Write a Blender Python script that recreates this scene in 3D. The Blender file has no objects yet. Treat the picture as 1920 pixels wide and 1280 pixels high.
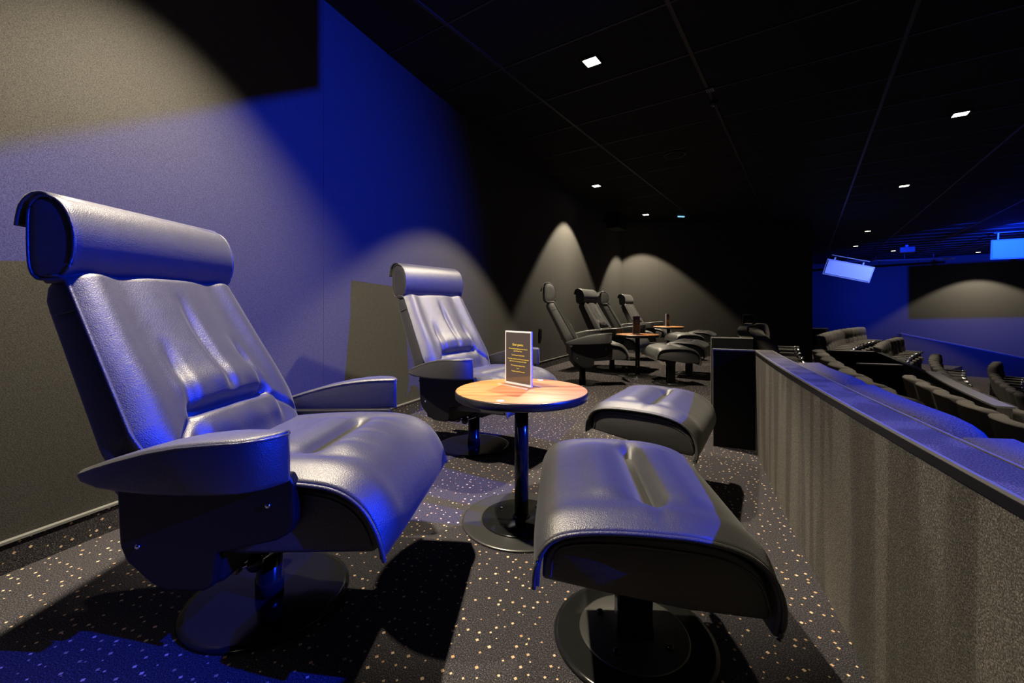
import bpy, bmesh, math, random
from mathutils import Vector, Matrix
random.seed(7)
sc = bpy.context.scene
COL = sc.collection
PI = math.pi

# ------------------------------------------------------------------ camera
cd = bpy.data.cameras.new('camera'); cam = bpy.data.objects.new('camera', cd); COL.objects.link(cam)
cd.sensor_fit = 'HORIZONTAL'; cd.sensor_width = 36.0; cd.lens = 800.0 / 1920.0 * 36.0
cd.shift_y = -(640 - 578) / 1920.0
cd.clip_start = .05
cam.location = (0, 0, .80); cam.rotation_euler = (PI / 2, 0, 0)
sc.camera = cam

# ------------------------------------------------------------------ world, exposure
w = bpy.data.worlds.new('world'); sc.world = w; w.use_nodes = True
w.node_tree.nodes['Background'].inputs[0].default_value = (.20, .24, .55, 1)
w.node_tree.nodes['Background'].inputs[1].default_value = .0002
vs = sc.view_settings
vs.view_transform = 'Standard'; vs.look = 'None'; vs.gamma = 1; vs.exposure = 0.12; vs.use_curve_mapping = False

# ------------------------------------------------------------------ large lights (blue stage spots)
WARM = (1.0, .86, .64)
BLUE = (.004, .034, 1.0)
def spot(name, loc, target, power, size_deg, blend, color, radius):
    l = bpy.data.lights.new(name, 'SPOT'); l.energy = power; l.spot_size = math.radians(size_deg); l.spot_blend = blend
    l.color = color; l.shadow_soft_size = radius
    o = bpy.data.objects.new(name, l); COL.objects.link(o); o.location = loc
    o.rotation_euler = (Vector(target) - Vector(loc)).to_track_quat('-Z', 'Y').to_euler()
    return o
L1 = Vector((4.1, -.2, 2.42))
spot('blue_spot', L1, (-1.0, 1.50, 1.05), 4500, 58, 1.0, BLUE, .012)
spot('blue_spot', (10.2, 8.3, 2.40), (15.0, 14.0, 1.3), 2900, 56, .9, BLUE, .02)
spot('blue_spot', (8.45, 6.7, 2.30), (7.05, 9.0, 1.60), 2600, 24, .8, (.12, .20, 1.0), .02)
spot('blue_spot', (9.0, 7.1, 2.40), (12.2, 17.2, 1.1), 2600, 30, 1.0, BLUE, .02)

# ------------------------------------------------------------------ materials
def mat(name, color=(.5, .5, .5), rough=.5, metal=0, spec=.5, coat=0, emit=None, estr=0, build=None):
    m = bpy.data.materials.new(name); m.use_nodes = True
    nt = m.node_tree; b = nt.nodes['Principled BSDF']
    b.inputs['Base Color'].default_value = (*color, 1); b.inputs['Roughness'].default_value = rough
    b.inputs['Metallic'].default_value = metal; b.inputs['Specular IOR Level'].default_value = spec
    b.inputs['Coat Weight'].default_value = coat
    if emit: b.inputs['Emission Color'].default_value = (*emit, 1); b.inputs['Emission Strength'].default_value = estr
    if build: build(nt, b)
    return m
def N(nt, t, **kw):
    n = nt.nodes.new(t)
    for k, v in kw.items():
        if k.startswith('i_'): n.inputs[k[2:].replace('_', ' ')].default_value = v
        else: setattr(n, k, v)
    return n
def bump(nt, b, height, strength, dist):
    bp = N(nt, 'ShaderNodeBump'); bp.inputs['Strength'].default_value = strength; bp.inputs['Distance'].default_value = dist
    nt.links.new(height, bp.inputs['Height']); nt.links.new(bp.outputs[0], b.inputs['Normal'])
def coords(nt, which='Object', scale=(1, 1, 1), rot=(0, 0, 0)):
    tc = N(nt, 'ShaderNodeTexCoord'); mp = N(nt, 'ShaderNodeMapping')
    mp.inputs['Scale'].default_value = scale; mp.inputs['Rotation'].default_value = rot
    nt.links.new(tc.outputs[which], mp.inputs['Vector']); return mp.outputs[0]
def ramp(nt, fac, stops):
    r = N(nt, 'ShaderNodeValToRGB'); e = r.color_ramp.elements
    e[0].position, e[0].color = stops[0][0], (*stops[0][1], 1); e[1].position, e[1].color = stops[-1][0], (*stops[-1][1], 1)
    for p, c in stops[1:-1]:
        x = e.new(p); x.color = (*c, 1)
    nt.links.new(fac, r.inputs[0]); return r.outputs[0]

def leather_nodes(nt, b):
    co = coords(nt)
    v = N(nt, 'ShaderNodeTexVoronoi'); v.inputs['Scale'].default_value = 420; nt.links.new(co, v.inputs['Vector'])
    n = N(nt, 'ShaderNodeTexNoise'); n.inputs['Scale'].default_value = 38; n.inputs['Detail'].default_value = 4; nt.links.new(co, n.inputs['Vector'])
    mx = N(nt, 'ShaderNodeMath', operation='MULTIPLY_ADD'); mx.inputs[1].default_value = 1.6
    nt.links.new(n.outputs[0], mx.inputs[0]); nt.links.new(v.outputs['Distance'], mx.inputs[2])
    bump(nt, b, mx.outputs[0], .34, .0014)
    rr = N(nt, 'ShaderNodeMapRange'); rr.inputs[3].default_value = .44; rr.inputs[4].default_value = .54
    nt.links.new(n.outputs[0], rr.inputs[0]); nt.links.new(rr.outputs[0], b.inputs['Roughness'])
M_LEATHER = mat('black_leather', (.012, .0117, .0107), .45, spec=.95, build=leather_nodes)
M_LEATHER.node_tree.nodes['Principled BSDF'].inputs['Sheen Weight'].default_value = .085
M_LEATHER.node_tree.nodes['Principled BSDF'].inputs['Sheen Roughness'].default_value = .55
M_PLASTIC = mat('black_plastic', (.005, .005, .0055), .42, spec=.3)
M_METAL = mat('black_lacquered_metal', (.010, .0105, .010), .14, spec=.35)
M_CHROME = mat('chrome', (.7, .7, .72), .15, metal=1)
M_STEEL = mat('dark_steel_plate', (.10, .10, .095), .32, metal=.7)

def carpet_nodes(nt, b, rot=(0, 0, .38)):
    co = coords(nt, rot=rot)
    v = N(nt, 'ShaderNodeTexVoronoi', distance='MANHATTAN', voronoi_dimensions='2D'); v.inputs['Scale'].default_value = 31; v.inputs['Randomness'].default_value = .85
    nt.links.new(co, v.inputs['Vector'])
    sep = N(nt, 'ShaderNodeSeparateColor'); nt.links.new(v.outputs['Color'], sep.inputs[0])
    th = N(nt, 'ShaderNodeMapRange'); th.inputs[1].default_value = 0; th.inputs[2].default_value = 1; th.inputs[3].default_value = .07; th.inputs[4].default_value = .165
    nt.links.new(sep.outputs[0], th.inputs[0])
    lt = N(nt, 'ShaderNodeMath', operation='LESS_THAN'); nt.links.new(v.outputs['Distance'], lt.inputs[0]); nt.links.new(th.outputs[0], lt.inputs[1])
    keep = N(nt, 'ShaderNodeMath', operation='GREATER_THAN'); keep.inputs[1].default_value = .24; nt.links.new(sep.outputs[1], keep.inputs[0])
    mk = N(nt, 'ShaderNodeMath', operation='MULTIPLY'); nt.links.new(lt.outputs[0], mk.inputs[0]); nt.links.new(keep.outputs[0], mk.inputs[1])
    n = N(nt, 'ShaderNodeTexNoise'); n.inputs['Scale'].default_value = 330; n.inputs['Detail'].default_value = 3; nt.links.new(co, n.inputs['Vector'])
    base = ramp(nt, n.outputs[0], [(.36, (.009, .009, .012)), (.58, (.050, .046, .051)), (.72, (.17, .155, .16))])
    dot = ramp(nt, sep.outputs[2], [(0, (.46, .28, .15)), (1, (.80, .60, .40))])
    mix = N(nt, 'ShaderNodeMix', data_type='RGBA'); nt.links.new(mk.outputs[0], mix.inputs[0]); nt.links.new(base, mix.inputs[6]); nt.links.new(dot, mix.inputs[7])
    nt.links.new(mix.outputs[2], b.inputs['Base Color'])
    bump(nt, b, n.outputs[0], .5, .004)
M_CARPET = mat('dotted_carpet', rough=.95, spec=.15, build=carpet_nodes)
M_CARPETV = mat('dotted_carpet_upright', rough=.95, spec=.15, build=lambda nt, b: carpet_nodes(nt, b, (0, PI / 2, 0)))
M_CARPETX = mat('dotted_carpet_side', rough=.95, spec=.15, build=lambda nt, b: carpet_nodes(nt, b, (PI / 2, 0, 0)))

def fleece_nodes(nt, b):
    co = coords(nt)
    n = N(nt, 'ShaderNodeTexNoise'); n.inputs['Scale'].default_value = 400; n.inputs['Detail'].default_value = 4; nt.links.new(co, n.inputs['Vector'])
    co2 = coords(nt, scale=(5.5, 5.5, .35))
    s = N(nt, 'ShaderNodeTexNoise'); s.inputs['Scale'].default_value = 1.6; s.inputs['Detail'].default_value = 1.5; s.inputs['Distortion'].default_value = .25
    nt.links.new(co2, s.inputs['Vector'])
    c1 = ramp(nt, n.outputs[0], [(.36, (.038, .035, .030)), (.54, (.092, .086, .074)), (.70, (.21, .195, .17))])
    c2 = ramp(nt, s.outputs[0], [(.42, (.62, .62, .62)), (.50, (.72, .72, .72)), (.53, (1.0, 1.0, 1.0)), (.62, (1.05, 1.05, 1.05))])
    mm = N(nt, 'ShaderNodeMix', data_type='RGBA', blend_type='MULTIPLY'); mm.inputs[0].default_value = 1
    nt.links.new(c1, mm.inputs[6]); nt.links.new(c2, mm.inputs[7]); nt.links.new(mm.outputs[2], b.inputs['Base Color'])
    bump(nt, b, n.outputs[0], .6, .004)
M_FLEECE = mat('grey_needle_felt', rough=.95, spec=.2, build=fleece_nodes)

def fabric_wall_nodes(nt, b):
    co = coords(nt)
    n = N(nt, 'ShaderNodeTexNoise'); n.inputs['Scale'].default_value = 300; n.inputs['Detail'].default_value = 4; nt.links.new(co, n.inputs['Vector'])
    c = ramp(nt, n.outputs[0], [(.35, (.028, .0265, .024)), (.68, (.062, .059, .053))])
    nt.links.new(c, b.inputs['Base Color']); bump(nt, b, n.outputs[0], .3, .002)
M_WALL = mat('charcoal_wall_fabric', rough=.9, spec=.25, build=fabric_wall_nodes)
M_WALLPLAIN = mat('charcoal_wall_paint', (.075, .072, .067), .85, spec=.2)
M_SEATFAB = mat('seat_fabric', (.085, .078, .070), .9, spec=.2)
def seat_nodes(nt, b):
    co = coords(nt); n = N(nt, 'ShaderNodeTexNoise'); n.inputs['Scale'].default_value = 450; n.inputs['Detail'].default_value = 3; nt.links.new(co, n.inputs['Vector'])
    c = ramp(nt, n.outputs[0], [(.36, (.045, .042, .040)), (.66, (.15, .14, .13))]); nt.links.new(c, b.inputs['Base Color']); bump(nt, b, n.outputs[0], .4, .003)
M_SEATFAB = mat('dark_seat_fabric', rough=.92, spec=.2, build=seat_nodes)
M_BLACKWALL = mat('black_paint', (.003, .003, .0036), .6, spec=.12)
M_TILE = mat('black_ceiling_tile', (.011, .011, .012), .85, spec=.2)
M_BAR = mat('black_ceiling_bar', (.016, .016, .017), .5)
def wood_nodes(nt, b):
    co = coords(nt, scale=(2.2, 22, 4), rot=(0, 0, .45))
    n = N(nt, 'ShaderNodeTexNoise'); n.inputs['Scale'].default_value = 2.2; n.inputs['Detail'].default_value = 6; n.inputs['Roughness'].default_value = .55; n.inputs['Distortion'].default_value = .6
    nt.links.new(co, n.inputs['Vector'])
    c = ramp(nt, n.outputs[0], [(.30, (.24, .070, .015)), (.45, (.44, .165, .042)), (.60, (.54, .225, .060)), (.75, (.34, .115, .028))])
    nt.links.new(c, b.inputs['Base Color'])
M_WOOD = mat('warm_wood_laminate', rough=.48, spec=.4, build=wood_nodes)
M_RIM = mat('black_table_edge', (.012, .012, .012), .30)
M_WHITE = mat('white_plastic', (.85, .85, .84), .5)
M_CARD = mat('dark_printed_card', (.085, .074, .060), .45)
M_YELLOW = mat('yellow_print', (.95, .80, .10), .6)
M_LENS = mat('downlight_lens', (.9, .9, .85), .4, emit=(1, .93, .74), estr=7)
M_EXIT = mat('cyan_lamp_lens', (.5, .7, .8), .4, emit=(.25, .6, .9), estr=1.2)
M_SPEAKER = mat('grey_speaker_box', (.20, .20, .21), .5)
M_GRILLE = mat('speaker_grille', (.30, .30, .31), .6)
M_CAP = mat('grey_metal_edge', (.22, .22, .21), .38, metal=.3)
M_WALLFAR = mat('far_wall_fabric', (.10, .097, .092), .9, spec=.2)
def acrylic():
    m = bpy.data.materials.new('clear_acrylic'); m.use_nodes = True; nt = m.node_tree; nt.nodes.clear()
    o = N(nt, 'ShaderNodeOutputMaterial'); t = N(nt, 'ShaderNodeBsdfTransparent'); g = N(nt, 'ShaderNodeBsdfGlossy'); g.inputs['Roughness'].default_value = .06
    t.inputs[0].default_value = (.93, .94, .97, 1)
    mx = N(nt, 'ShaderNodeMixShader'); mx.inputs[0].default_value = .07
    nt.links.new(t.outputs[0], mx.inputs[1]); nt.links.new(g.outputs[0], mx.inputs[2]); nt.links.new(mx.outputs[0], o.inputs[0])
    return m
M_ACRYLIC = acrylic()
M_ACEDGE = mat('frosted_acrylic_edge', (.80, .80, .84), .35)

# ------------------------------------------------------------------ mesh helpers
def from_pydata(verts, faces, smooth=False):
    me = bpy.data.meshes.new('mesh'); me.from_pydata([tuple(v) for v in verts], [], faces); me.update()
    bm = bmesh.new(); bm.from_mesh(me); bmesh.ops.recalc_face_normals(bm, faces=bm.faces); bm.to_mesh(me); bm.free()
    if smooth: me.polygons.foreach_set('use_smooth', [True] * len(me.polygons))
    return me
def add(name, me, m, parent=None, loc=None, rot=None):
    me.name = name
    if not me.materials: me.materials.append(m)
    o = bpy.data.objects.new(name, me); COL.objects.link(o)
    if parent: o.parent = parent
    if loc is not None: o.location = loc
    if rot is not None: o.rotation_euler = rot
    return o
def bevel_me(me, wd, seg=2, smooth=False, angle=.5):
    bm = bmesh.new(); bm.from_mesh(me)
    es = [e for e in bm.edges if len(e.link_faces) == 2 and e.calc_face_angle(0) > angle]
    if es: bmesh.ops.bevel(bm, geom=es, offset=wd, segments=seg, profile=.5, affect='EDGES', clamp_overlap=True)
    bm.to_mesh(me); bm.free()
    if smooth: me.polygons.foreach_set('use_smooth', [True] * len(me.polygons))
    return me
def box(x0, x1, y0, y1, z0, z1, bev=0, seg=2):
    v = [(x, y, z) for z in (z0, z1) for (x, y) in ((x0, y0), (x1, y0), (x1, y1), (x0, y1))]
    me = from_pydata(v, [(0, 1, 2, 3), (4, 5, 6, 7), (0, 1, 5, 4), (1, 2, 6, 5), (2, 3, 7, 6), (3, 0, 4, 7)])
    return bevel_me(me, bev, seg) if bev else me
def loft(loops, caps=True, smooth=True, closed=True):
    n = len(loops[0]); V = [p for l in loops for p in l]; F = []
    for i in range(len(loops) - 1):
        for j in range(n if closed else n - 1):
            k = (j + 1) % n
            F.append((i * n + j, i * n + k, (i + 1) * n + k, (i + 1) * n + j))
    if caps: F.append(tuple(range(n))); F.append(tuple((len(loops) - 1) * n + j for j in range(n)))
    return from_pydata(V, F, smooth)
def lathe(prof, n=48, smooth=True):
    loops = [[(r * math.cos(2 * PI * j / n), r * math.sin(2 * PI * j / n), z) for j in range(n)] for r, z in prof]
    return loft(loops, True, smooth)
def tube(pts, r, n=8, smooth=True):
    pts = [Vector(p) for p in pts]; loops = []
    up = Vector((0, 0, 1))
    for i, p in enumerate(pts):
        d = (pts[min(i + 1, len(pts) - 1)] - pts[max(i - 1, 0)]).normalized()
        a = d.cross(up if abs(d.z) < .95 else Vector((1, 0, 0))).normalized(); b2 = d.cross(a)
        loops.append([p + r * (math.cos(2 * PI * j / n) * a + math.sin(2 * PI * j / n) * b2) for j in range(n)])
    return loft(loops, True, smooth)
def prism_y(prof, y0, y1, bev=0, seg=2, smooth=False):
    n = len(prof); V = [(x, y0, z) for x, z in prof] + [(x, y1, z) for x, z in prof]
    F = [tuple(range(n)), tuple(range(n, 2 * n))] + [(j, (j + 1) % n, n + (j + 1) % n, n + j) for j in range(n)]
    me = from_pydata(V, F)
    return bevel_me(me, bev, seg, smooth, .25) if bev else me
def catmull(pts, k=8):
    P = [Vector(p) for p in pts]; P = [2 * P[0] - P[1]] + P + [2 * P[-1] - P[-2]]; out = []
    for i in range(1, len(P) - 2):
        for j in range(k):
            t = j / k
            out.append(.5 * ((2 * P[i]) + (P[i + 1] - P[i - 1]) * t + (2 * P[i - 1] - 5 * P[i] + 4 * P[i + 1] - P[i + 2]) * t * t + (3 * P[i] - P[i - 1] - 3 * P[i + 1] + P[i + 2]) * t ** 3))
    out.append(P[-2]); return out
def G(x, s): return math.exp(-(x / s) ** 2)
def sstep(a, b, x):
    t = min(1, max(0, (x - a) / (b - a))); return t * t * (3 - 2 * t)
def sheet(fn, nu, nv, thick):
    """closed padded sheet: fn(i/nu, j/nv) -> point; the back side is offset along the averaged normal"""
    P = [[Vector(fn(i / nu, j / nv)) for j in range(nv + 1)] for i in range(nu + 1)]
    V = []; Q = []
    for i in range(nu + 1):
        for j in range(nv + 1):
            du = P[min(i + 1, nu)][j] - P[max(i - 1, 0)][j]; dv = P[i][min(j + 1, nv)] - P[i][max(j - 1, 0)]
            nrm = du.cross(dv); nrm = nrm.normalized() if nrm.length > 1e-9 else Vector((0, 0, 1))
            V.append(P[i][j]); Q.append(P[i][j] - nrm * thick)
    m = len(V); W = nv + 1; F = []
    for i in range(nu):
        for j in range(nv):
            a = i * W + j; F.append((a, a + W, a + W + 1, a + 1)); F.append((m + a, m + a + 1, m + a + W + 1, m + a + W))
    for i in range(nu):
        a = i * W; F.append((a, a + W, m + a + W, m + a)); a = i * W + nv; F.append((a, m + a, m + a + W, a + W))
    for j in range(nv):
        a = j; F.append((a, m + a, m + a + 1, a + 1)); a = nu * W + j; F.append((a, a + 1, m + a + 1, m + a))
    return from_pydata(V + Q, F, True)

def tag(o, label, cat, group=None):
    o['label'] = label; o['category'] = cat
    if group: o['group'] = group
    return o
def struct(o):
    o['kind'] = 'structure'; return o
def thing(name, label, cat, loc=(0, 0, 0), rz=0, group=None):
    o = bpy.data.objects.new(name, None); COL.objects.link(o); o.location = loc; o.rotation_euler = (0, 0, rz); o.empty_display_size = .1
    return tag(o, label, cat, group)
def dup(root, loc, rz, label, group=None):
    def cp(o, par):
        c = o.copy(); COL.objects.link(c); c.parent = par
        for ch in o.children: cp(ch, c)
        return c
    r = cp(root, None); r.location = loc; r.rotation_euler = (0, 0, rz); r['label'] = label
    if group: r['group'] = group
    elif 'group' in r: del r['group']
    return r

# ------------------------------------------------------------------ hall geometry: rows are arcs about one centre
CX, CY = 29.4, -9.75
RW = 32.85            # rear wall
RP = 30.55            # low partition front
ZC = 2.583            # ceiling
def pol(R, ph): return (CX - R * math.cos(ph), CY + R * math.sin(ph))
def phY(R, Y): return math.asin((Y - CY) / R)
D2R = PI / 180
def arc_slab(r0, r1, p0, p1, z0, z1, step=.5 * D2R, bev=0):
    n = max(2, int(abs(p1 - p0) / step)); loops = []
    for i in range(n + 1):
        p = p0 + (p1 - p0) * i / n; a = pol(r0, p); b = pol(r1, p)
        loops.append([(a[0], a[1], z0), (b[0], b[1], z0), (b[0], b[1], z1), (a[0], a[1], z1)])
    return loft(loops, True, False)

# floor of the suite platform and the stepped tiers below it
PA, PB = 6 * D2R, 34.6 * D2R
struct(add('floor', arc_slab(RP - .09, RW + .02, PA, PB, -.5, 0), M_CARPET))
tiers = [(30.46, 29.72, -.46), (29.72, 28.72, -.78), (28.72, 27.82, -1.06), (27.82, 26.87, -1.36), (26.87, 25.9, -1.66), (25.9, 22.0, -1.96)]
for r1, r0, z in tiers:
    struct(add('floor', arc_slab(r0, r1, PA, 60 * D2R, z - .5, z, 1 * D2R), M_CARPET))

# rear wall: fabric panels with fine joints on a backing
wr = struct(add('wall_rear', arc_slab(RW + .022, RW + .14, PA, PB, 0, ZC + .05), M_BLACKWALL))
J = 21.84 * D2R; dJ = 4.256 * D2R; g = .0009 / RW
k0 = J - 4 * dJ
for k in range(7):
    a = k0 + k * dJ + g; b = min(k0 + (k + 1) * dJ - g, 34.30 * D2R)
    if b > a: add('fabric_panel', arc_slab(RW, RW + .024, a, b, .085, ZC + .02), M_WALL, wr)
bb = struct(add('baseboard_rear', arc_slab(RW - .014, RW + .01, PA, 34.25 * D2R, 0, .092), M_CARPETV))
add('edge_strip', arc_slab(RW - .018, RW + .008, PA, 34.25 * D2R, .090, .098), M_CAP, bb)

# side wall that closes the suite row, its return and the far side wall of the hall
YS = 8.75
ws = struct(add('wall_side', box(1.9, 6.16, YS + .022, YS + .20, -1.6, ZC + .05), M_BLACKWALL))
for x0, x1 in ((2.10, 3.012), (3.014, 4.70), (4.702, 6.16)):
    add('fabric_panel', box(x0, x1, YS, YS + .024, -1.5, ZC + .02), M_WALL, ws)
bs = struct(add('baseboard_side', box(2.1, 4.2, YS - .014, YS + .01, 0, .092), M_CARPETX))
add('edge_strip', box(2.1, 4.2, YS - .018, YS + .006, .090, .098), M_CAP, bs)
struct(add('wall_return', box(5.96, 6.16, YS + .20, 17.5, -2.4, ZC + .05), M_WALLPLAIN))
fa, fb = Vector((10.2, 19.3)), Vector((21.8, 8.0)); fd = (fb - fa).normalized(); fn = Vector((fd.y, -fd.x))
if fn.dot(Vector((-1, -1))) < 0: fn = -fn
def wall_line(a, b, th, z0a, z1a, z0b, z1b, nrm):
    q = nrm * th
    v = [(a.x, a.y, z0a), (b.x, b.y, z0b), (b.x, b.y, z1b), (a.x, a.y, z1a)]
    v2 = [(x + q.x, y + q.y, z) for x, y, z in v]
    return from_pydata(v + v2, [(0, 1, 2, 3), (4, 5, 6, 7), (0, 1, 5, 4), (1, 2, 6, 5), (2, 3, 7, 6), (3, 0, 4, 7)])
struct(add('wall_far', wall_line(fa, fb, .2, -3, ZC + .05, -3, ZC + .05, -fn), M_WALLFAR))

# ------------------------------------------------------------------ ceiling: backing, grid bars and lay-in tiles
ce = struct(add('ceiling', from_pydata([(-3, -3, ZC + .03), (24, -3, ZC + .03), (24, 21, ZC + .03), (-3, 21, ZC + .03), (-3, -3, ZC + .1), (24, -3, ZC + .1), (24, 21, ZC + .1), (-3, 21, ZC + .1)],
    [(0, 1, 2, 3), (4, 5, 6, 7), (0, 1, 5, 4), (1, 2, 6, 5), (2, 3, 7, 6), (3, 0, 4, 7)]), M_BLACKWALL))
gd = Vector((.569, .822)); qd = Vector((.822, -.569)); ga = math.atan2(gd.y, gd.x)
S0 = -.669; P0 = 2.575           # offsets of a runner and of a cross bar
def inroom(p):
    R = math.hypot(p.x - CX, p.y - CY)
    if R > RW + .15 or p.y < .2: return False
    if p.x < 6.16 and p.y > YS + .3: return False
    return (p - fa).dot(fn) > -.3
tiles = []
for i in range(-4, 20):
    for j in range(-10, 36):
        c = qd * (S0 + 1.2 * (i + .5)) + gd * (P0 + .605 * (j + .5))
        if inroom(c) and c.y > 1.0 and abs(c.x / c.y) < 1.45 and c.x > -1.6: tiles.append(c)
tiles.sort(key=lambda c: c.length)
tm = box(-.5945, .5945, -.2965, .2965, 0, .02, .004, 1); tm.materials.append(M_TILE)
trot = math.atan2(qd.y, qd.x)
for c in tiles[:290]: add('ceiling_tile', tm, M_TILE, ce, (c.x, c.y, ZC + .006), (0, 0, trot))
rest = tiles[290:]
if rest:
    bm = bmesh.new()
    for c in rest:
        t = bm.verts[:] and None
        m4 = Matrix.Translation((c.x, c.y, ZC + .006)) @ Matrix.Rotation(trot, 4, 'Z')
        vs_ = [bm.verts.new(m4 @ Vector(p)) for p in ((-.5945, -.2965, 0), (.5945, -.2965, 0), (.5945, .2965, 0), (-.5945, .2965, 0), (-.5945, -.2965, .02), (.5945, -.2965, .02), (.5945, .2965, .02), (-.5945, .2965, .02))]
        for f in ((0, 1, 2, 3), (4, 5, 6, 7), (0, 1, 5, 4), (1, 2, 6, 5), (2, 3, 7, 6), (3, 0, 4, 7)): bm.faces.new([vs_[q] for q in f])
    me = bpy.data.meshes.new('t'); bm.to_mesh(me); bm.free()
    add('ceiling_tile', me, M_TILE, ce)['kind'] = 'stuff'
def bar_span(o, d):
    ts = [t * .15 for t in range(-120, 220) if inroom(o + d * (t * .15))]
    return (min(ts), max(ts)) if len(ts) > 2 else None
for i in range(-3, 19):
    o = qd * (S0 + 1.2 * i); s = bar_span(o, gd)
    if s:
        m_ = o + gd * ((s[0] + s[1]) / 2); h = (s[1] - s[0]) / 2
        add('runner_bar', box(-h, h, -.012, .012, 0, .02), M_BAR, ce, (m_.x, m_.y, ZC), (0, 0, ga))
for j in range(-8, 36):
    o = gd * (P0 + .605 * j); s = bar_span(o, qd)
    if s:
        m_ = o + qd * ((s[0] + s[1]) / 2); h = (s[1] - s[0]) / 2
        add('cross_bar', box(-h, h, -.007, .007, .001, .02), M_BAR, ce, (m_.x, m_.y, ZC), (0, 0, trot))

# ------------------------------------------------------------------ recessed downlights
lens_me = box(-.052, .052, -.052, .052, -.004, .004, .002, 1); frame_me = None
def ring_frame(o, i, z0, z1):
    V = []
    for s in (o, i):
        for z in (z0, z1): V += [(-s, -s, z), (s, -s, z), (s, s, z), (-s, s, z)]
    F = []
    for q in range(4):
        n = (q + 1) % 4
        F += [(q, n, 4 + n, 4 + q), (8 + q, 8 + n, 12 + n, 12 + q), (q, n, 8 + n, 8 + q), (4 + q, 4 + n, 12 + n, 12 + q)]
    return from_pydata(V, F)
frame_me = ring_frame(.068, .052, -.008, .012)
DL = []
def downlight(x, y, label, power, tgt=None, size=84, group=None, blend=.22):
    t = thing('ceiling_downlight', label, 'ceiling light', (x, y, ZC), ga, group)
    add('lens', lens_me, M_LENS, t, (0, 0, -.002)); add('frame', frame_me, M_BLACKWALL, t)
    if power:
        s = spot('downlight_glow', (x, y, ZC - .012), tgt or (x, y, 0), power, size, blend, WARM, .035)
    return t
downlight(-.89, 1.375, 'square white downlight in the ceiling above the armchair with the longest wall shadow', 680, (-.76, 1.325, 0), 97, None, .62)
downlight(.575, 3.08, 'large square white downlight above the wooden table next to the low partition end', 620, (.30, 3.15, 0), 88)
downlight(1.225, 6.20, 'small square downlight close to the rear wall between the two suites', 520, None, 92)
downlight(2.54, 8.10, 'small square downlight in the corner by the side wall', 500, (2.80, 8.2, 0), 88)
downlight(-1.35, -1.1, 'square white downlight behind the suite entrance', 110)
gl = 'square white downlight over the sloping rows of seats'
for x, y, pw in ((4.11, 3.91, 330), (5.70, 6.20, 330), (8.2, 9.83, 420), (9.83, 12.2, 320), (11.8, 13.2, 320), (14.75, 13.5, 320)):
    downlight(x, y, gl, pw, None, 104 if x > 14 else 84, 'downlights over the seat rows')
tag(add('emergency_lamp', box(-.07, .07, -.015, .015, -.02, 0, .004, 1), M_EXIT, None, (3.27, 8.25, ZC + .001), (0, 0, .2)), 'slim cyan emergency lamp on the ceiling near the corner', 'lamp')

# ceiling fittings
t = thing('ceiling_loudspeaker', 'round flush ceiling loudspeaker grille in the black tiles', 'speaker', (1.89, 4.95, ZC))
add('grille', lathe([(.0, -.006), (.098, -.006), (.104, -.002), (.104, .004)], 32), M_TILE, t)
add('ring', lathe([(.105, .004), (.105, -.010), (.118, -.010), (.122, .004)], 32), M_BAR, t)
t = thing('ceiling_sensor', 'small black ceiling sensor with a shiny lens on a runner bar', 'sensor', (1.74, 3.68, ZC), ga)
add('housing', lathe([(.0, 0), (.034, 0), (.034, -.02), (.026, -.034), (.0, -.036)], 24), M_PLASTIC, t)
add('lens', lathe([(.0, -.034), (.010, -.036), (.008, -.042), (.0, -.044)], 16), M_CHROME, t)
t = thing('ceiling_fixture', 'small square grey louvre fixture on a ceiling runner bar', 'fixture', (1.612, 3.475, ZC), ga)
add('body', box(-.035, .035, -.035, .035, -.008, .001, .002, 1), M_PLASTIC, t)
for i in range(4): add('louvre', box(-.03, .03, -.027 + i * .015, -.020 + i * .015, -.011, -.007), M_GRILLE, t)

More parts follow.
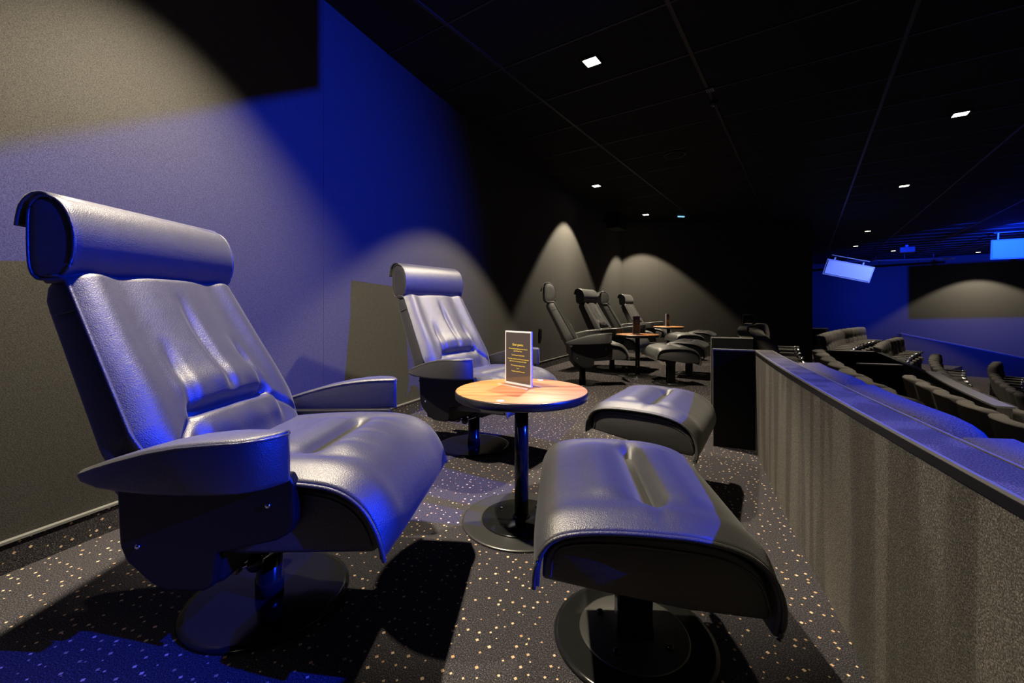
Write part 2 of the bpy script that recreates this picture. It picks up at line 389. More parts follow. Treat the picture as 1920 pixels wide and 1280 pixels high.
# ------------------------------------------------------------------ reclining armchair
def build_chair():
    t = thing('recliner_armchair', '', 'armchair')
    # --- backrest: t along the recline, n normal to it
    d = Vector((-.485, .875)); n = Vector((.875, .485)); O = Vector((-.122, .51))
    T0, T1 = -.13, .435
    def wid(tt):
        return .252 + .034 * (T1 - tt) / (T1 - .02) if tt > .02 else .286 - .034 * sstep(.02, T0, tt)
    def P(tt, y, h): return (O.x + d.x * tt + n.x * h, y, O.y + d.y * tt + n.y * h)
    def face(u, v):
        tt = T0 + (T1 - T0) * u; wd = wid(tt); s = 2 * v - 1; y = s * wd; a = abs(s)
        h = .030 * (1 - a ** 10)
        h += .010 * G(a - .80, .13) * (1 - .3 * u)
        h -= .010 * G(a - .55, .20) * sstep(.2, .5, u)
        h += .016 * G(tt - .10, .10) * (1 - a * a)
        h -= .014 * G(y, .016) * sstep(.03, .08, tt) * sstep(.40, .24, tt)
        h += .004 * G(y, .05) * sstep(.35, .2, tt)
        for sg in (-1, 1):
            yc = sg * (.135 - .10 * max(0, tt - .03))
            h -= .013 * G(y - yc, .014) * sstep(.015, .04, tt) * sstep(.25, .12, tt)
            yd = sg * (.14 + 1.05 * max(0, .022 - tt))
            h -= .012 * G(y - yd, .013) * sstep(.03, .0, tt) * sstep(-.15, -.07, tt)
        m = sstep(.165, .125, abs(y))
        h -= .034 * m * (G(tt - .020, .016) if tt > .020 else G(tt - .020, .010))
        h += .018 * m * G(tt + .035, .045)
        h += .010 * m * G(tt - .085, .04)
        h += .0016 * math.sin(y * 55 + tt * 21) * sstep(.30, .05, tt) * m
        e = sstep(.93, 1, u); h -= .045 * e * e
        return P(tt, y, h)
    add('backrest_cushion', sheet(lambda u, v: face(v, u), 84, 110, .012), M_LEATHER, t)
    # --- shell behind the cushion (side and back panels)
    loops = []
    for i in range(25):
        u = i / 24; tt = T0 + (T1 - T0) * u; wd = wid(tt) - .010; th = .098 - .022 * u
        e = max(0, (u - .90) / .10); th *= math.sqrt(max(.02, 1 - e * e)) if e > 0 else 1
        f = .004 - .03 * e * e
        r = .018
        loop = [P(tt, -wd, f), P(tt, -wd + .004, f + .006), P(tt, wd - .004, f + .006), P(tt, wd, f)]
        for k in range(5):
            a = k / 4 * PI / 2; loop.append(P(tt, wd - r + r * math.cos(a), -th + r - r * math.sin(a)))
        for k in range(5):
            a = k / 4 * PI / 2; loop.append(P(tt, -wd + r - r * math.sin(a), -th + r - r * math.cos(a)))
        loops.append(loop)
    sh = add('backrest_shell', loft(loops, True, True), M_LEATHER, t)
    for sg in (-1, 1):
        add('piping', tube([P(T0 + (T1 - T0) * i / 30, sg * (wid(T0 + (T1 - T0) * i / 30) - .004), .006 - .04 * sstep(.93, 1, i / 30) ** 2) for i in range(31)], .0042), M_LEATHER, t)
        add('stitch_seam', tube([P(.33 + .012 * k / 6, sg * (wid(.33) - .0085), .002 - .058 * k / 6) for k in range(7)], .0016, 6), M_LEATHER, sh)
    # --- headrest
    prof = [(-.402, .876), (-.385, .864), (-.345, .863), (-.318, .876), (-.301, .905), (-.295, .945), (-.299, .985), (-.315, 1.025), (-.342, 1.052), (-.372, 1.059), (-.398, 1.051), (-.411, 1.025), (-.413, .96), (-.410, .90)]
    pc = [(p.x, p.y) for p in catmull([(a, b, 0) for a, b in prof + prof[:1]], 4)][:-1]
    cxh, czh = -.355, .96
    loops = []
    for y, s in ((-.243, .955), (-.247, .985), (-.244, 1.0), (-.225, .985), (-.19, .992), (-.1, 1.0), (0, 1.0), (.1, 1.0), (.19, .992), (.225, .985), (.244, 1.0), (.247, .985), (.243, .955)):
        loops.append([(cxh + (x - cxh) * s, y, czh + (z - czh) * s) for x, z in pc])
    hr = add('headrest', loft(loops, True, True), M_LEATHER, t)
    for sg in (-1, 1):
        lp = [[(cxh + (x - cxh) * s, sg * y, czh + (z - czh) * s) for x, z in pc] for y, s in ((.236, .93), (.2455, .93), (.2475, .88), (.2478, .5))]
        add('end_panel', loft(lp, True, True), M_LEATHER, hr)
        add('piping', tube([(cxh + (x - cxh) * .965, sg * .247, czh + (z - czh) * .965) for x, z in pc + pc[:1]], .0036, 6), M_LEATHER, hr)
    fl = [(-.350, 1.046), (-.374, 1.060), (-.402, 1.057), (-.422, 1.040), (-.431, 1.015), (-.436, .988)]
    fl = [(p.x, p.y) for p in catmull([(a, b, 0) for a, b in fl], 4)]
    add('flap', sheet(lambda u, v: (fl[round(v * (len(fl) - 1))][0], -.25 + .5 * u, fl[round(v * (len(fl) - 1))][1]), 6, len(fl) - 1, -.007), M_LEATHER, hr)
    for sg in (-1, 1):
        add('headrest_stay', tube([(-.362, sg * .12, .84), (-.372, sg * .12, .90)], .008), M_METAL, t)
    # --- seat cushion
    sp = catmull([(-.16, .405, 0), (-.04, .424, 0), (.08, .434, 0), (.18, .438, 0), (.27, .437, 0), (.335, .425, 0), (.382, .395, 0), (.412, .350, 0), (.430, .300, 0), (.434, .286, 0)], 12)
    def sfn(u, v):
        q = u * (len(sp) - 1); i = min(int(q), len(sp) - 2); p = sp[i].lerp(sp[i + 1], q - i)
        dd = (sp[i + 1] - sp[i]).normalized(); nx, nz = -dd.y, dd.x
        y = (2 * v - 1) * .283; a = abs(2 * v - 1); x = p.x
        h = .020 * (1 - a ** 6) * sstep(1.0, .86, u)
        m = sstep(.175, .12, abs(y))
        h -= .026 * m * (G(x - .195, .016) if x < .195 else G(x - .195, .024)) * (u < .8)
        h += .010 * m * (G(x - .12, .05) + G(x - .27, .045)) * (u < .85)
        h += .008 * G(a - .78, .14) * sstep(.95, .8, u)
        for k in range(5):
            yk = -.18 + .09 * k
            h -= .0030 * G(y - yk - .25 * (x - .25), .010) * sstep(.21, .25, x) * sstep(.36, .30, x) * (u < .8)
        return (x + nx * h, y, p.y + nz * h)
    add('seat_cushion', sheet(sfn, 96, 56, .010), M_LEATHER, t)
    sb = [(-.15, .30), (.10, .268), (.405, .284), (.415, .31), (.398, .355), (.365, .388), (.315, .410), (.24, .418), (.1, .414), (-.15, .385)]
    sb = [(p.x, p.y) for p in sum([[Vector((a, b, 0))] for a, b in sb], [])]
    bx = add('seat_box', prism_y(sb, -.262, .262, .010, 3, True), M_LEATHER, t)
    for sg in (-1, 1):
        pp = catmull([(.02, sg * .2625, .392), (.15, sg * .2625, .402), (.25, sg * .2625, .403), (.315, sg * .2625, .392), (.358, sg * .2625, .368), (.385, sg * .2625, .335), (.400, sg * .2625, .296)], 5)
        add('piping', tube(pp, .0030, 6), M_LEATHER, bx)
        ep = [Vector(sfn(.30 + .70 * i / 40, .5 + sg * .5)) for i in range(41)]
        add('piping', tube([p + Vector((0, sg * .001, -.006)) for p in ep], .0048, 6), M_LEATHER, t)
    # --- arms
    st = [(-.205, .302, .318, .460, .446), (-.19, .299, .328, .468, .440), (-.14, .297, .343, .486, .436), (-.08, .295, .357, .505, .437), (0, .295, .373, .528, .440), (.07, .296, .384, .543, .445), (.13, .298, .390, .551, .449), (.165, .300, .390, .554, .451),
          (.19, .302, .386, .555, .452), (.21, .304, .377, .556, .453), (.228, .306, .362, .556, .453), (.242, .309, .341, .556, .453), (.250, .312, .323, .556, .454)]
    for sg in (-1, 1):
        loops = []
        for x, yi, yo, zt, zb in st:
            r = min(.010, (yo - yi) * .35, (zt - zb) * .35); lp = []
            for cy, cz, a0 in ((yo - r, zt - r, 0), (yi + r, zt - r, 1), (yi + r, zb + r, 2), (yo - r, zb + r, 3)):
                for k in range(4):
                    a = (a0 + k / 3) * PI / 2; lp.append((x, sg * (cy + r * math.cos(a)), cz + r * math.sin(a)))
            loops.append(lp)
        ar = add('armrest', loft(loops, True, True), M_LEATHER, t)
        add('piping', tube([(x, sg * (yo - .0022), zt - .0075) for x, yi, yo, zt, zb in st], .0032, 6), M_LEATHER, ar)
        add('piping', tube([(x, sg * (yi + .0022), zt - .0060) for x, yi, yo, zt, zb in st], .0028, 6), M_LEATHER, ar)
        pl = [(-.140, .448), (.238, .458), (.248, .44), (.250, .362), (.240, .338), (.212, .322), (.085, .292), (.074, .222), (.055, .212), (-.03, .210), (-.06, .222), (-.118, .268), (-.132, .30)]
        y0, y1 = sorted((sg * .272, sg * .300))
        sd = add('side_plate', prism_y(pl, y0, y1, .005, 2), M_PLASTIC, t)
        for x, z in ((.195, .395), (-.09, .30)):
            sw = add('screw', lathe([(0, 0), (.006, 0), (.006, .003), (.003, .005), (0, .005)], 12), M_CHROME, sd, (x, sg * .2995, z), (-sg * PI / 2, 0, 0))
    add('mechanism_housing', box(-.115, .07, -.268, .268, .205, .385, .012, 2), M_PLASTIC, t)
    add('crossbar', box(-.10, .10, -.05, .05, .185, .275, .008, 2), M_PLASTIC, t)
    add('tie_bar', box(-.03, .065, -.215, -.195, .192, .210, .003, 1), M_STEEL, t)
    lv = add('adjuster_rod', tube([(.05, -.205, .200), (.085, -.165, .198), (.10, -.11, .205)], .006), M_CHROME, t)
    add('adjuster_knob', lathe([(0, -.014), (.016, -.014), (.018, -.008), (.018, .008), (.014, .014), (0, .014)], 20), M_METAL, lv, (.078, -.172, .196), (PI / 2, 0, .6))
    add('post', lathe([(0, .01), (.036, .01), (.036, .055), (.033, .058), (.033, .24), (0, .24)], 32), M_METAL, t)
    add('base_disc', lathe([(0, 0), (.205, 0), (.208, .003), (.206, .009), (.19, .011), (0, .012)], 64), M_METAL, t)
    return t

chair = build_chair()
CH = [((-.675, 1.189), -4, 'black leather recliner with broad blue sheen on its back, facing the largest ottoman'),
      ((-.222, 2.486), -34, 'black leather recliner turned towards the wooden table with the acrylic sign near the partition end'),
      ((.754, 4.57), -2, 'black leather recliner in profile beside the black wall socket'),
      ((1.34, 5.72), -33, 'black leather recliner behind the middle table, turned half away from the rear wall'),
      ((1.80, 6.83), -2, 'black leather recliner almost hidden behind another recliner near the corner'),
      ((2.475, 7.93), -33, 'black leather recliner standing in the corner against the side wall')]
GC = 'recliner armchairs along the rear wall'
for i, ((x, y), a, lb) in enumerate(CH):
    if i == 0: chair.location = (x, y, 0); chair.rotation_euler = (0, 0, a * D2R); chair['label'] = lb; chair['group'] = GC
    else: dup(chair, (x, y, 0), a * D2R, lb, GC)

# ------------------------------------------------------------------ ottoman
def build_ottoman():
    t = thing('ottoman', '', 'footstool')
    sp = catmull([(-.226, .284, 0), (-.224, .315, 0), (-.212, .352, 0), (-.180, .380, 0), (-.11, .393, 0), (0, .394, 0), (.08, .388, 0), (.145, .371, 0), (.187, .340, 0), (.208, .298, 0), (.211, .258, 0), (.202, .226, 0)], 10)
    def fnc(u, v):
        q = u * (len(sp) - 1); i = min(int(q), len(sp) - 2); p = sp[i].lerp(sp[i + 1], q - i)
        dd = (sp[i + 1] - sp[i]).normalized(); nx, nz = -dd.y, dd.x
        y = (2 * v - 1) * .275; a = abs(2 * v - 1); x = p.x; top = sstep(.14, .3, u) * sstep(.86, .7, u)
        h = .016 * (1 - a ** 6) * sstep(0, .2, u) * sstep(1, .8, u)
        m = sstep(.20, .14, abs(y))
        h -= .036 * m * (G(x - .015, .030) if x < .015 else G(x - .015, .016)) * top
        h += .012 * m * (G(x + .075, .045) + G(x - .085, .04)) * top
        h += .006 * G(a - .80, .12) * top
        for sg in (-1, 1):
            h -= .006 * G(x - .015, .012) * G(y - sg * .19, .05) * top
        return (x + nx * h, y, p.y + nz * h)
    add('cushion', sheet(fnc, 100, 56, .010), M_LEATHER, t)
    sb = []
    for k in range(2, len(sp) - 1, 4):
        dd = (sp[k + 1] - sp[k]).normalized(); sb.append((sp[k].x + dd.y * .015, sp[k].y - dd.x * .015))
    sb += [(.06, .250), (-.10, .272)]
    bx = add('body', prism_y(sb, -.262, .262, .006, 2, True), M_LEATHER, t)
    for sg in (-1, 1):
        ep = [Vector(fnc(i / 60, .5 + sg * .5)) for i in range(61)]
        add('piping', tube([p + Vector((0, sg * .001, -.004)) for p in ep], .0048, 6), M_LEATHER, t)
        add('piping', tube(catmull([(-.196, sg * .2625, .295), (-.188, sg * .2625, .338), (-.155, sg * .2625, .358), (-.06, sg * .2625, .364), (.08, sg * .2625, .354), (.14, sg * .2625, .338), (.178, sg * .2625, .308), (.197, sg * .2625, .255)], 4), .0028, 6), M_LEATHER, bx)
    lp = [[(x * s, y * s2, z) for x, y in ((-.045, -.03), (.045, -.03), (.045, .03), (-.045, .03))] for z, s, s2 in ((.012, 1.0, 1.0), (.06, .92, .95), (.20, .92, .95), (.285, 1.25, 1.6))]
    add('stem', bevel_me(loft(lp, True, False), .005, 2), M_METAL, t)
    add('underframe', box(-.14, .13, -.16, .16, .250, .290, .006, 2), M_PLASTIC, t)
    add('base_disc', lathe([(0, 0), (.190, 0), (.193, .003), (.191, .008), (.18, .010), (0, .011)], 64), M_METAL, t)
    pl = add('base_plate', lathe([(0, .010), (.130, .010), (.130, .015), (.127, .016), (0, .016)], 48), M_STEEL, t)
    for k in range(4):
        a = k * PI / 2 + PI / 4 + .2
        add('bolt', lathe([(0, .016), (.009, .016), (.009, .022), (.005, .025), (0, .025)], 12), M_METAL, pl, (.09 * math.cos(a), .09 * math.sin(a), 0))
    return t
ott = build_ottoman()
OT = [((.296, 1.041), -6.5, 'black leather ottoman with blue sheen in its crease, overlapping a table foot'),
      ((.652, 1.925), -31.5, 'black leather ottoman tucked beside the dark end panel of the low partition'),
      ((1.694, 4.555), -2, 'black leather ottoman in profile with a screw on its stem, beside the middle table'),
      ((2.16, 5.20), -32, 'black leather ottoman partly hidden behind another ottoman at the second partition end'),
      ((2.74, 6.76), -2, 'black leather ottoman in front of the table nearest the side wall'),
      ((3.30, 7.40), -32, 'black leather ottoman closest to the side wall, behind another ottoman')]
for i, ((x, y), a, lb) in enumerate(OT):
    if i == 0: ott.location = (x, y, 0); ott.rotation_euler = (0, 0, a * D2R); ott['label'] = lb; ott['group'] = 'ottomans in front of the recliners'
    else: dup(ott, (x, y, 0), a * D2R, lb, 'ottomans in front of the recliners')

# ------------------------------------------------------------------ round side table
HT = .494
def build_table():
    t = thing('side_table', '', 'table')
    add('table_top', lathe([(0, HT - .004), (.243, HT - .004), (.2465, HT - .001), (.2455, HT), (0, HT)], 96), M_WOOD, t)
    add('edge_band', lathe([(0, HT - .030), (.244, HT - .030), (.249, HT - .026), (.250, HT - .014), (.2495, HT - .004), (.2475, HT - .001), (.245, HT - .003), (0, HT - .0045)], 96), M_RIM, t)
    add('post', lathe([(0, .012), (.0262, .012), (.0262, HT - .03), (0, HT - .03)], 32), M_METAL, t)
    add('flange', lathe([(0, HT - .034), (.085, HT - .034), (.085, HT - .0295), (0, HT - .0295)], 32), M_METAL, t)
    add('base_disc', lathe([(0, 0), (.221, 0), (.224, .002), (.223, .006), (.215, .007), (0, .007)], 72), M_STEEL, t)
    pl = add('base_plate', lathe([(0, .006), (.150, .006), (.150, .012), (.146, .0135), (0, .0135)], 56), M_METAL, t)
    add('weld_collar', lathe([(0, .013), (.034, .013), (.030, .020), (.026, .021), (0, .021)], 24), M_METAL, pl)
    for k in range(4):
        a = k * PI / 2 + .9
        add('bolt', lathe([(0, .013), (.006, .013), (.006, .017), (.003, .019), (0, .019)], 12), M_STEEL, pl, (.10 * math.cos(a), .10 * math.sin(a), 0))
    for x, y in ((-.075, -.205), (.085, .205)):
        add('sticker', lathe([(0, HT), (.0125, HT), (.0125, HT + .0006), (0, HT + .0006)], 24), M_WHITE, t, (x, y, 0))
    return t
tab = build_table()
TB = [((.036, 1.617), .0, 'round wooden side table with black edge and white stickers beside the largest ottoman'),
      ((1.483, 5.04), .6, 'round wooden side table on a black post between the second pair of recliners'),
      ((2.64, 7.20), 1.1, 'round wooden side table on a black post near the side wall')]
for i, ((x, y), a, lb) in enumerate(TB):
    if i == 0: tab.location = (x, y, 0); tab.rotation_euler = (0, 0, a); tab['label'] = lb; tab['group'] = 'round side tables of the suites'
    else: dup(tab, (x, y, 0), a, lb, 'round side tables of the suites')

# ------------------------------------------------------------------ acrylic sign holders
def text_mesh(s, size):
    c = bpy.data.curves.new('txt', 'FONT'); c.body = s; c.size = size; c.align_x = 'CENTER'; c.extrude = .00008; c.resolution_u = 3
    o = bpy.data.objects.new('txt', c); COL.objects.link(o)
    dg = bpy.context.evaluated_depsgraph_get(); me = bpy.data.meshes.new_from_object(o.evaluated_get(dg))
    bpy.data.objects.remove(o); return me
def build_sign():
    t = thing('table_sign', '', 'sign')
    add('base_plate', box(-.085, .085, -.036, .036, 0, .003, .001, 1), M_ACRYLIC, t)
    for y in (-.036, .0345): add('base_edge', box(-.085, .085, y, y + .0015, .0005, .0034), M_ACEDGE, t)
    W, H = .074, .213
    sl = add('sleeve', box(-W, W, -.0032, .0032, .003, H + .003), M_ACRYLIC, t)
    for x in (-W, W - .004): add('sleeve_edge', box(x, x + .004, -.0036, .0036, .003, H + .003), M_ACEDGE, sl)
    add('sleeve_edge', box(-W, W, -.0036, .0036, .003, .0105), M_ACEDGE, sl)
    add('sleeve_edge', box(-W, W, -.0036, .0036, H - .003, H + .003), M_ACEDGE, sl)
    cdo = add('printed_card', box(-W + .003, W - .003, -.0022, .0022, .005, H), M_CARD, t)
    lines = [('Dear guests,', .0125, .158), ('We are pleased that you have chosen', .0070, .1435), ('our Private Suite.', .0070, .1345), ('The footrest is adjustable.', .0070, .1180),
             ('To do this, pull the small wheel at the front', .0068, .1030), ('right near the chair seat and weigh.', .0068, .0940), ('We hope you enjoy the film', .0070, .0770), ('Your', .0070, .0660), ('Cineplex team Dortmund', .0072, .0540)]
    for s, sz, z in lines:
        add('lettering', text_mesh(s, sz), M_YELLOW, cdo, (0, -.0037, z), (PI / 2, 0, 0))
    return t
sg0 = build_sign()
SG = [((.026, 1.690), -47, 'acrylic stand with dark card and yellow lettering on the table with white stickers'),
      ((1.475, 5.06), 42, 'dark card in an acrylic stand on the table between the second pair of recliners'),
      ((2.63, 7.21), 49, 'slim dark card in an acrylic stand on the table near the side wall')]
for i, ((x, y), a, lb) in enumerate(SG):
    if i == 0: sg0.location = (x, y, HT); sg0.rotation_euler = (0, 0, a * D2R); sg0['label'] = lb; sg0['group'] = 'acrylic table signs'
    else: dup(sg0, (x, y, HT), a * D2R, lb, 'acrylic table signs')

# wall socket on the rear wall
p = phY(RW, 5.62); x, y = pol(RW - .001, p)
t = thing('wall_socket', 'black double wall socket on the rear wall behind a recliner', 'socket', (x, y, .46), -p)
add('cover_plate', box(0, .010, -.04, .04, -.075, .075, .003, 1), M_PLASTIC, t)
for z in (-.036, .036): add('insert', lathe([(0, 0), (.022, 0), (.022, .004), (.018, .005), (.018, .002), (0, .002)], 24), M_METAL, t, (.009, 0, z), (0, PI / 2, 0))
# speaker in the corner
t = thing('corner_speaker', 'black surround speaker mounted high in the dark corner above the recliners', 'speaker', (1.78, 7.30, 2.28), -.6)
add('cabinet', box(-.10, .12, -.19, .19, -.13, .13, .01, 2), M_BLACKWALL, t)
add('grille', box(.118, .128, -.175, .175, -.115, .115, .004, 1), M_TILE, t)
add('bracket', tube([(-.10, 0, .05), (-.23, 0, .05)], .02), M_BLACKWALL, t)

# ------------------------------------------------------------------ low partitions
def partition(name, label, pa, pb, z, endpanel):
    t = thing(name, label, 'partition')
    add('felt_panel', arc_slab(RP - .085, RP, pa, pb, -.46, z - .012, .4 * D2R), M_FLEECE, t)
    add('felt_top', arc_slab(RP - .085, RP - .004, pa, pb, z - .012, z, .4 * D2R), M_FLEECE, t)
    add('metal_edge', arc_slab(RP - .004, RP + .003, pa, pb, z - .020, z - .004, .4 * D2R), M_PLASTIC, t)
    add('metal_edge', arc_slab(RP - .005, RP + .001, pa, pb, z - .004, z + .0015, .4 * D2R), M_CAP, t)
    add('metal_edge', arc_slab(RP - .088, RP - .083, pa, pb, z - .034, z + .0015, .4 * D2R), M_CAP, t)
    if endpanel:
        ph, ro, th = endpanel; r0, r1 = RP - .086, RP + ro
        dp = th / RP
        e = add('end_panel', arc_slab(r0, r1, ph, ph + dp, -.02, z - .006, .2 * D2R), M_BLACKWALL, t)
        add('end_cap', arc_slab(r0 - .001, r1 + .001, ph - .0001, ph + dp + .0001, z - .006, z + .002, .2 * D2R), M_CAP, e)
        add('end_cap', arc_slab(r1 - .001, r1 + .004, ph - .0001, ph + dp + .0001, 0, z + .002, .2 * D2R), M_CAP, e)
    return t
pe = phY(RP, 2.40)
partition('low_partition', 'long low partition covered in grey felt with a blue lit top and black metal edge', 9 * D2R, pe, .5625, (pe, .215, .03))
pe2 = phY(RP, 3.45)
partition('low_partition', 'low felt partition curving away behind the aisle gap towards the side wall', pe2, 33.2 * D2R, .5625, (pe2 - .0008, .215, .03))
x, y = pol(RP - .04, 33.35 * D2R)
tag(add('end_post', box(-.10, .06, -.06, .06, 0, .70, .006, 1), M_BLACKWALL, None, (x, y, 0), (0, 0, -.58)), 'black end post where the curved partition meets the side wall', 'post')

# ------------------------------------------------------------------ cinema seats
def build_seat(wd, channels, rounded):
    t = thing('cinema_seat', '', 'cinema seat')
    W = wd / 2
    nb = 40 if channels else 24
    loops = []
    for i in range(nb + 1):
        s = -1 + 2 * i / nb; y = s * W; a = abs(s)
        e0 = .72 if rounded else .84; e = max(0, (a - e0) / (1 - e0)); k = math.sqrt(max(0.0, 1 - e * e)) if e > 0 else 1
        zt = 1.0 - (.11 if rounded else .05) * (1 - k) - (.02 * a * a if rounded else 0)
        ch = (.010 * abs(math.sin(s * 2.5 * PI)) if channels else 0)
        bt = .055 + .035 * k
        pr = [(-.03, .30), (-.06, .50), (-.11, .80), (-.145, zt - .05), (-.155, zt - .012), (-.14, zt), (-.065, zt + .004), (-.035, zt - .012), (-.02 + ch * .5, zt - .06), (-.004 + ch, .80), (-.014, .765), (.004 + ch, .73), (.02 + ch, .58), (.055 + ch, .45), (.05, .30)]
        mx = -.045
        loops.append([(mx + (x - mx) * (.35 + .65 * k) + .065 * a * a, y, z) for x, z in pr])
    bk = add('backrest', loft(loops, True, True), M_SEATFAB, t)
    add('back_panel', box(-.105, -.07, -W + .03, W - .03, .18, .62, .01, 1), M_BLACKWALL, t)
    add('seat_cushion', box(.03, .46, -W + .055, W - .055, .34, .47, .035, 3), M_SEATFAB, t)
    add('seat_base', box(-.04, .42, -W + .07, W - .07, 0, .34, .012, 1), M_BLACKWALL, t)
    for sg in (-1, 1):
        ar = add('armrest', box(-.02, .45, sg * (W - .036) - .034, sg * (W - .036) + .034, .56, .62, .016, 2), M_SEATFAB, t)
        add('arm_support', box(.0, .40, sg * (W - .036) - .028, sg * (W - .036) + .028, 0, .565, .008, 1), M_BLACKWALL, t)
        add('cup_holder', lathe([(0, .585), (.034, .585), (.038, .626), (.043, .628), (.043, .60), (0, .58)], 20), M_CHROME, ar, (.42, sg * (W - .036), 0))
    return t
seatA = build_seat(.605, False, True)
seatB = build_seat(.505, True, False)
used = set()
def put_seat(proto, R, ph, z, label, group):
    x, y = pol(R, ph)
    if proto.name not in used:
        used.add(proto.name); proto.location = (x, y, z); proto.rotation_euler = (0, 0, -ph); proto['label'] = label; proto['group'] = group
    else: dup(proto, (x, y, z), -ph, label, group)
def row(proto, R, z, Y0, Y1, pitch, label, group):
    p0 = phY(R, Y0); p1 = phY(R, Y1); n = int((p1 - p0) * R / pitch + .5)
    for i in range(n + 1): put_seat(proto, R, p0 + i * pitch / R, z, label, group)
row(seatA, 30.29, -.45, .62, 1.95, .638, 'wide dark fabric seat right below the long felt partition, its rounded top lit blue', 'seats directly below the long partition')
row(seatA, 30.29, -.45, 3.75, 6.9, .638, 'wide dark fabric seat right below the curved partition beyond the aisle gap', 'seats directly below the curved partition')
row(seatB, 29.55, -.79, 2.95, 5.8, .565, 'dark channelled cinema seat in the second row below the partition', 'second row of cinema seats')
row(seatB, 29.55, -.79, 9.4, 13.2, .565, 'dark channelled cinema seat in the second row, beyond the stair well', 'second row seats beyond the stair well')
row(seatB, 28.62, -1.06, 2.75, 5.25, .58, 'dark channelled cinema seat in the third row, before the stair well', 'third row seats before the stair well')
row(seatB, 28.62, -1.06, 9.7, 12.4, .58, 'dark channelled cinema seat in the third row, beyond the stair well', 'third row seats beyond the stair well')
row(seatB, 27.7, -1.36, 4.4, 10.6, .585, 'dark channelled cinema seat in the fourth row behind the sloping grey wall', 'fourth row of cinema seats')
row(seatB, 26.75, -1.66, 7.2, 11.6, .57, 'dark channelled cinema seat in the lowest visible row before the far low wall', 'fifth row of cinema seats')

# stair well walls between the rows
t = thing('stairwell_wall', 'black stair well wall with a thin pale top edge between the seat rows', 'wall')
a, b, c = Vector((6.24, 8.5)), Vector((7.27, 8.5)), Vector((7.03, 7.26))
nn = Vector((0, 1))
add('panel', wall_line(a, b, .10, -1.2, -.055, -1.2, -.082, nn), M_BLACKWALL, t)
add('top_edge', wall_line(a, b, .105, -.055, -.035, -.082, -.062, nn), M_CAP, t)
add('panel', wall_line(b, c, .10, -1.4, -.075, -1.4, -.29, Vector((1, 0))), M_BLACKWALL, t)
t = thing('stairwell_ledge', 'short black ledge with a pale top at the near side of the stair well', 'wall')
a, b = Vector((4.95, 6.05)), Vector((5.55, 6.05))
add('panel', wall_line(a, b, .08, -1.2, 0.0, -1.2, -.02, nn), M_BLACKWALL, t)
add('top_edge', wall_line(a, b, .085, 0.0, .02, -.02, 0.0, nn), M_CAP, t)
t = thing('row_wall', 'grey felt low wall running down between two seat rows beside the stair well', 'wall')
p0, p1 = phY(28.1, 4.68), phY(28.1, 7.26)
add('panel', arc_slab(27.96, 28.08, p0, p1, -1.5, -.285), M_FLEECE, t)
add('top_edge', arc_slab(27.94, 28.10, p0, p1, -.285, -.265), M_CAP, t)
t = thing('far_low_wall', 'long grey felt low wall with pale sloping top edge in front of the far wall', 'wall')
a, b = Vector((13.5, 14.8)), Vector((15.9, 12.45))
add('panel', wall_line(a, b, .10, -2.6, -.09, -2.6, -.86, fn), M_WALLPLAIN, t)
add('top_edge', wall_line(a - fn * .005, b - fn * .005, .12, -.09, -.05, -.86, -.82, fn), M_CAP, t)
add('end_panel', wall_line(a, a - fn * .55, .10, -2.6, -.09, -2.6, -.09, -fd), M_WALLPLAIN, t)
t = thing('low_box', 'black equipment box standing against the far wall behind the seats', 'box', (8.9, 12.55, -.78), -.7)
add('body', box(-.3, .3, -.4, .4, 0, .98, .02, 1), M_BLACKWALL, t)
add('lid', box(-.31, .31, -.41, .41, .98, 1.0, .004, 1), M_PLASTIC, t)

# ------------------------------------------------------------------ hung speakers and stage lamps
def speaker(name, label, loc, rot, w_, h_, d_, drop):
    t = thing(name, label, 'speaker', loc); t.rotation_euler = rot
    add('cabinet', bevel_me(loft([[(x, y * s, z * s) for y, z in ((-w_ / 2, -h_ / 2), (w_ / 2, -h_ / 2), (w_ / 2, h_ / 2), (-w_ / 2, h_ / 2))] for x, s in ((-d_ / 2, .80), (d_ / 2, 1))], True, False), .01, 2), M_SPEAKER, t)
    add('grille', box(d_ / 2 - .004, d_ / 2 + .008, -w_ / 2 + .03, w_ / 2 - .03, -h_ / 2 + .03, h_ / 2 - .03, .004, 1), M_GRILLE, t)
    for y in (-w_ * .3, w_ * .3): add('bracket', box(-.02, .02, y - .015, y + .015, h_ / 2 - .05, h_ / 2 + drop, .003, 1), M_CAP, t)
    add('mount_plate', box(-.06, .06, -w_ * .4, w_ * .4, h_ / 2 + drop - .012, h_ / 2 + drop, .003, 1), M_CAP, t)
    return t
def yaw_to(a, b): return math.atan2(b[1] - a[1], b[0] - a[0])
speaker('hung_speaker', 'large grey surround speaker hung from the ceiling, whitened by a blue spot', (11.55, 9.85, 2.18), (0, .12, yaw_to((11.55, 9.85), (10.0, 7.6))), .78, .46, .36, .16)
s1 = speaker('wall_speaker', 'tilted grey surround speaker by the end of the side wall, whitened by a blue spot', (7.05, 9.02, 1.60), (-.26, .10, yaw_to((7.05, 9.02), (0, 0)) + .25), .84, .34, .34, .10)
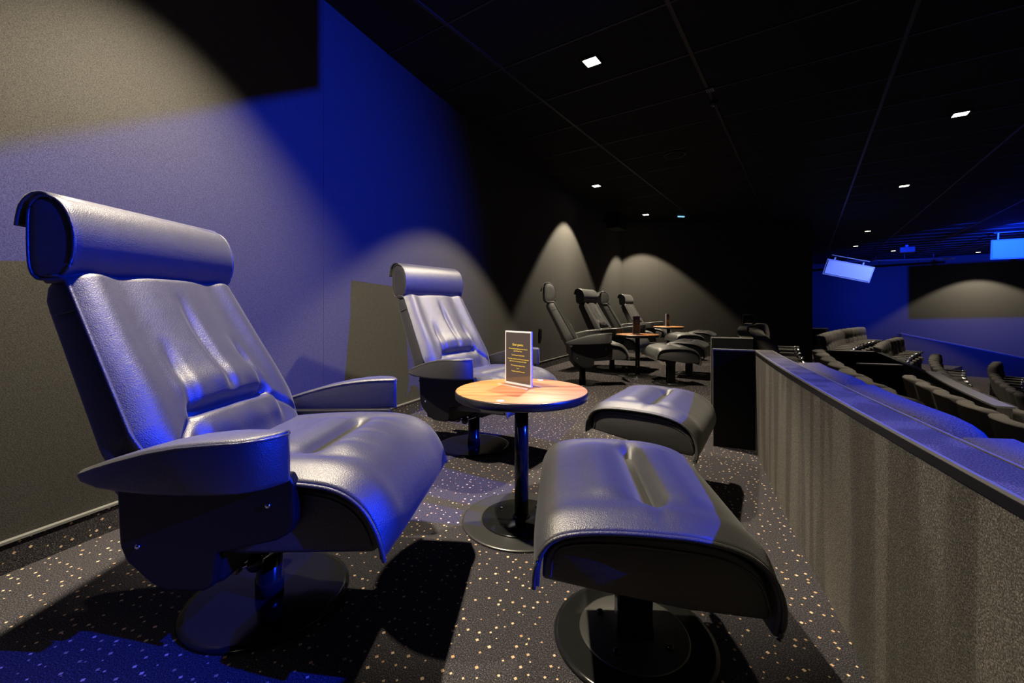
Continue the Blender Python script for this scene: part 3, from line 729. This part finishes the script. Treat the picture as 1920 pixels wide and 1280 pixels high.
# the speaker outside the picture that casts the hard black shadow high on the rear wall
C_ = Vector((-1.027, 2.41, 2.059)); D_ = Vector((-1.473, 1.227, 1.276)); D_ = D_ + (D_ - C_) * .5
E1 = L1 + .30 * (C_ - L1); E2 = L1 + .20 * (D_ - L1)
aw1 = (C_ - L1).normalized() * .22; aw2 = (D_ - L1).normalized() * .22
aw1 = Vector((aw1.x, aw1.y, 0)) + Vector((-.02, -.03, 0)); aw2 = Vector((aw2.x, aw2.y, 0))
t = thing('hung_speaker', 'black surround speaker hung from the ceiling in front of a blue stage lamp', 'speaker', E1)
bot = [E1, E2, E2 + aw2, E1 + aw1]; top = [Vector((p.x, p.y, 2.55)) for p in bot]
add('cabinet', loft([[p - E1 for p in bot], [p - E1 for p in top]], True, False), M_SPEAKER, t)
mid = sum(top, Vector()) / 4 - E1
add('bracket', box(-.06, .06, -.04, .04, 0, .034), M_CAP, t, mid - Vector((0, 0, .001)))
def stage_lamp(loc, tgt, label):
    t = thing('stage_lamp', label, 'stage lamp', loc)
    q = (Vector(tgt) - Vector(loc)).to_track_quat('-Z', 'Y'); t.rotation_mode = 'QUATERNION'; t.rotation_quaternion = q
    add('barrel', lathe([(.03, .02), (.055, .02), (.06, .03), (.06, .20), (.04, .24), (.0, .24), (0, .05), (.03, .05)], 24), M_BLACKWALL, t)
    return t
stage_lamp(L1, (-1.0, 1.50, 1.05), 'black blue stage lamp on the ceiling above the long partition')
stage_lamp((10.2, 8.3, 2.40), (15, 14, 1.2), 'black blue stage lamp facing the far wall past a grey speaker')
stage_lamp((8.45, 6.7, 2.30), (7.05, 9.0, 1.60), 'black blue stage lamp aimed at the tilted speaker')
stage_lamp((9.0, 7.1, 2.40), (12.2, 17.2, 1.1), 'black blue stage lamp washing the far wall behind the seats')
t = thing('ceiling_pipe', 'long thin steel pipe hung below the ceiling before the far wall', 'pipe')
add('tube', tube([(10.9, 14.2, 2.36), (14.1, 13.6, 2.40)], .03), M_CAP, t)
for k in range(4):
    f = (k + .3) / 4; add('hanger', tube([(10.9 + 3.2 * f, 14.2 - .6 * f, 2.37 + .04 * f), (10.9 + 3.2 * f, 14.2 - .6 * f, ZC + .002)], .01), M_CAP, t)
t = thing('projector_box', 'small ceiling box fixture beyond the hanging pipe', 'fixture', (11.1, 12.0, 2.46), -.6)
add('body', box(-.16, .16, -.12, .12, -.09, .06, .01, 1), M_SPEAKER, t)
add('bracket', box(-.03, .03, -.03, .03, .055, .125), M_CAP, t)
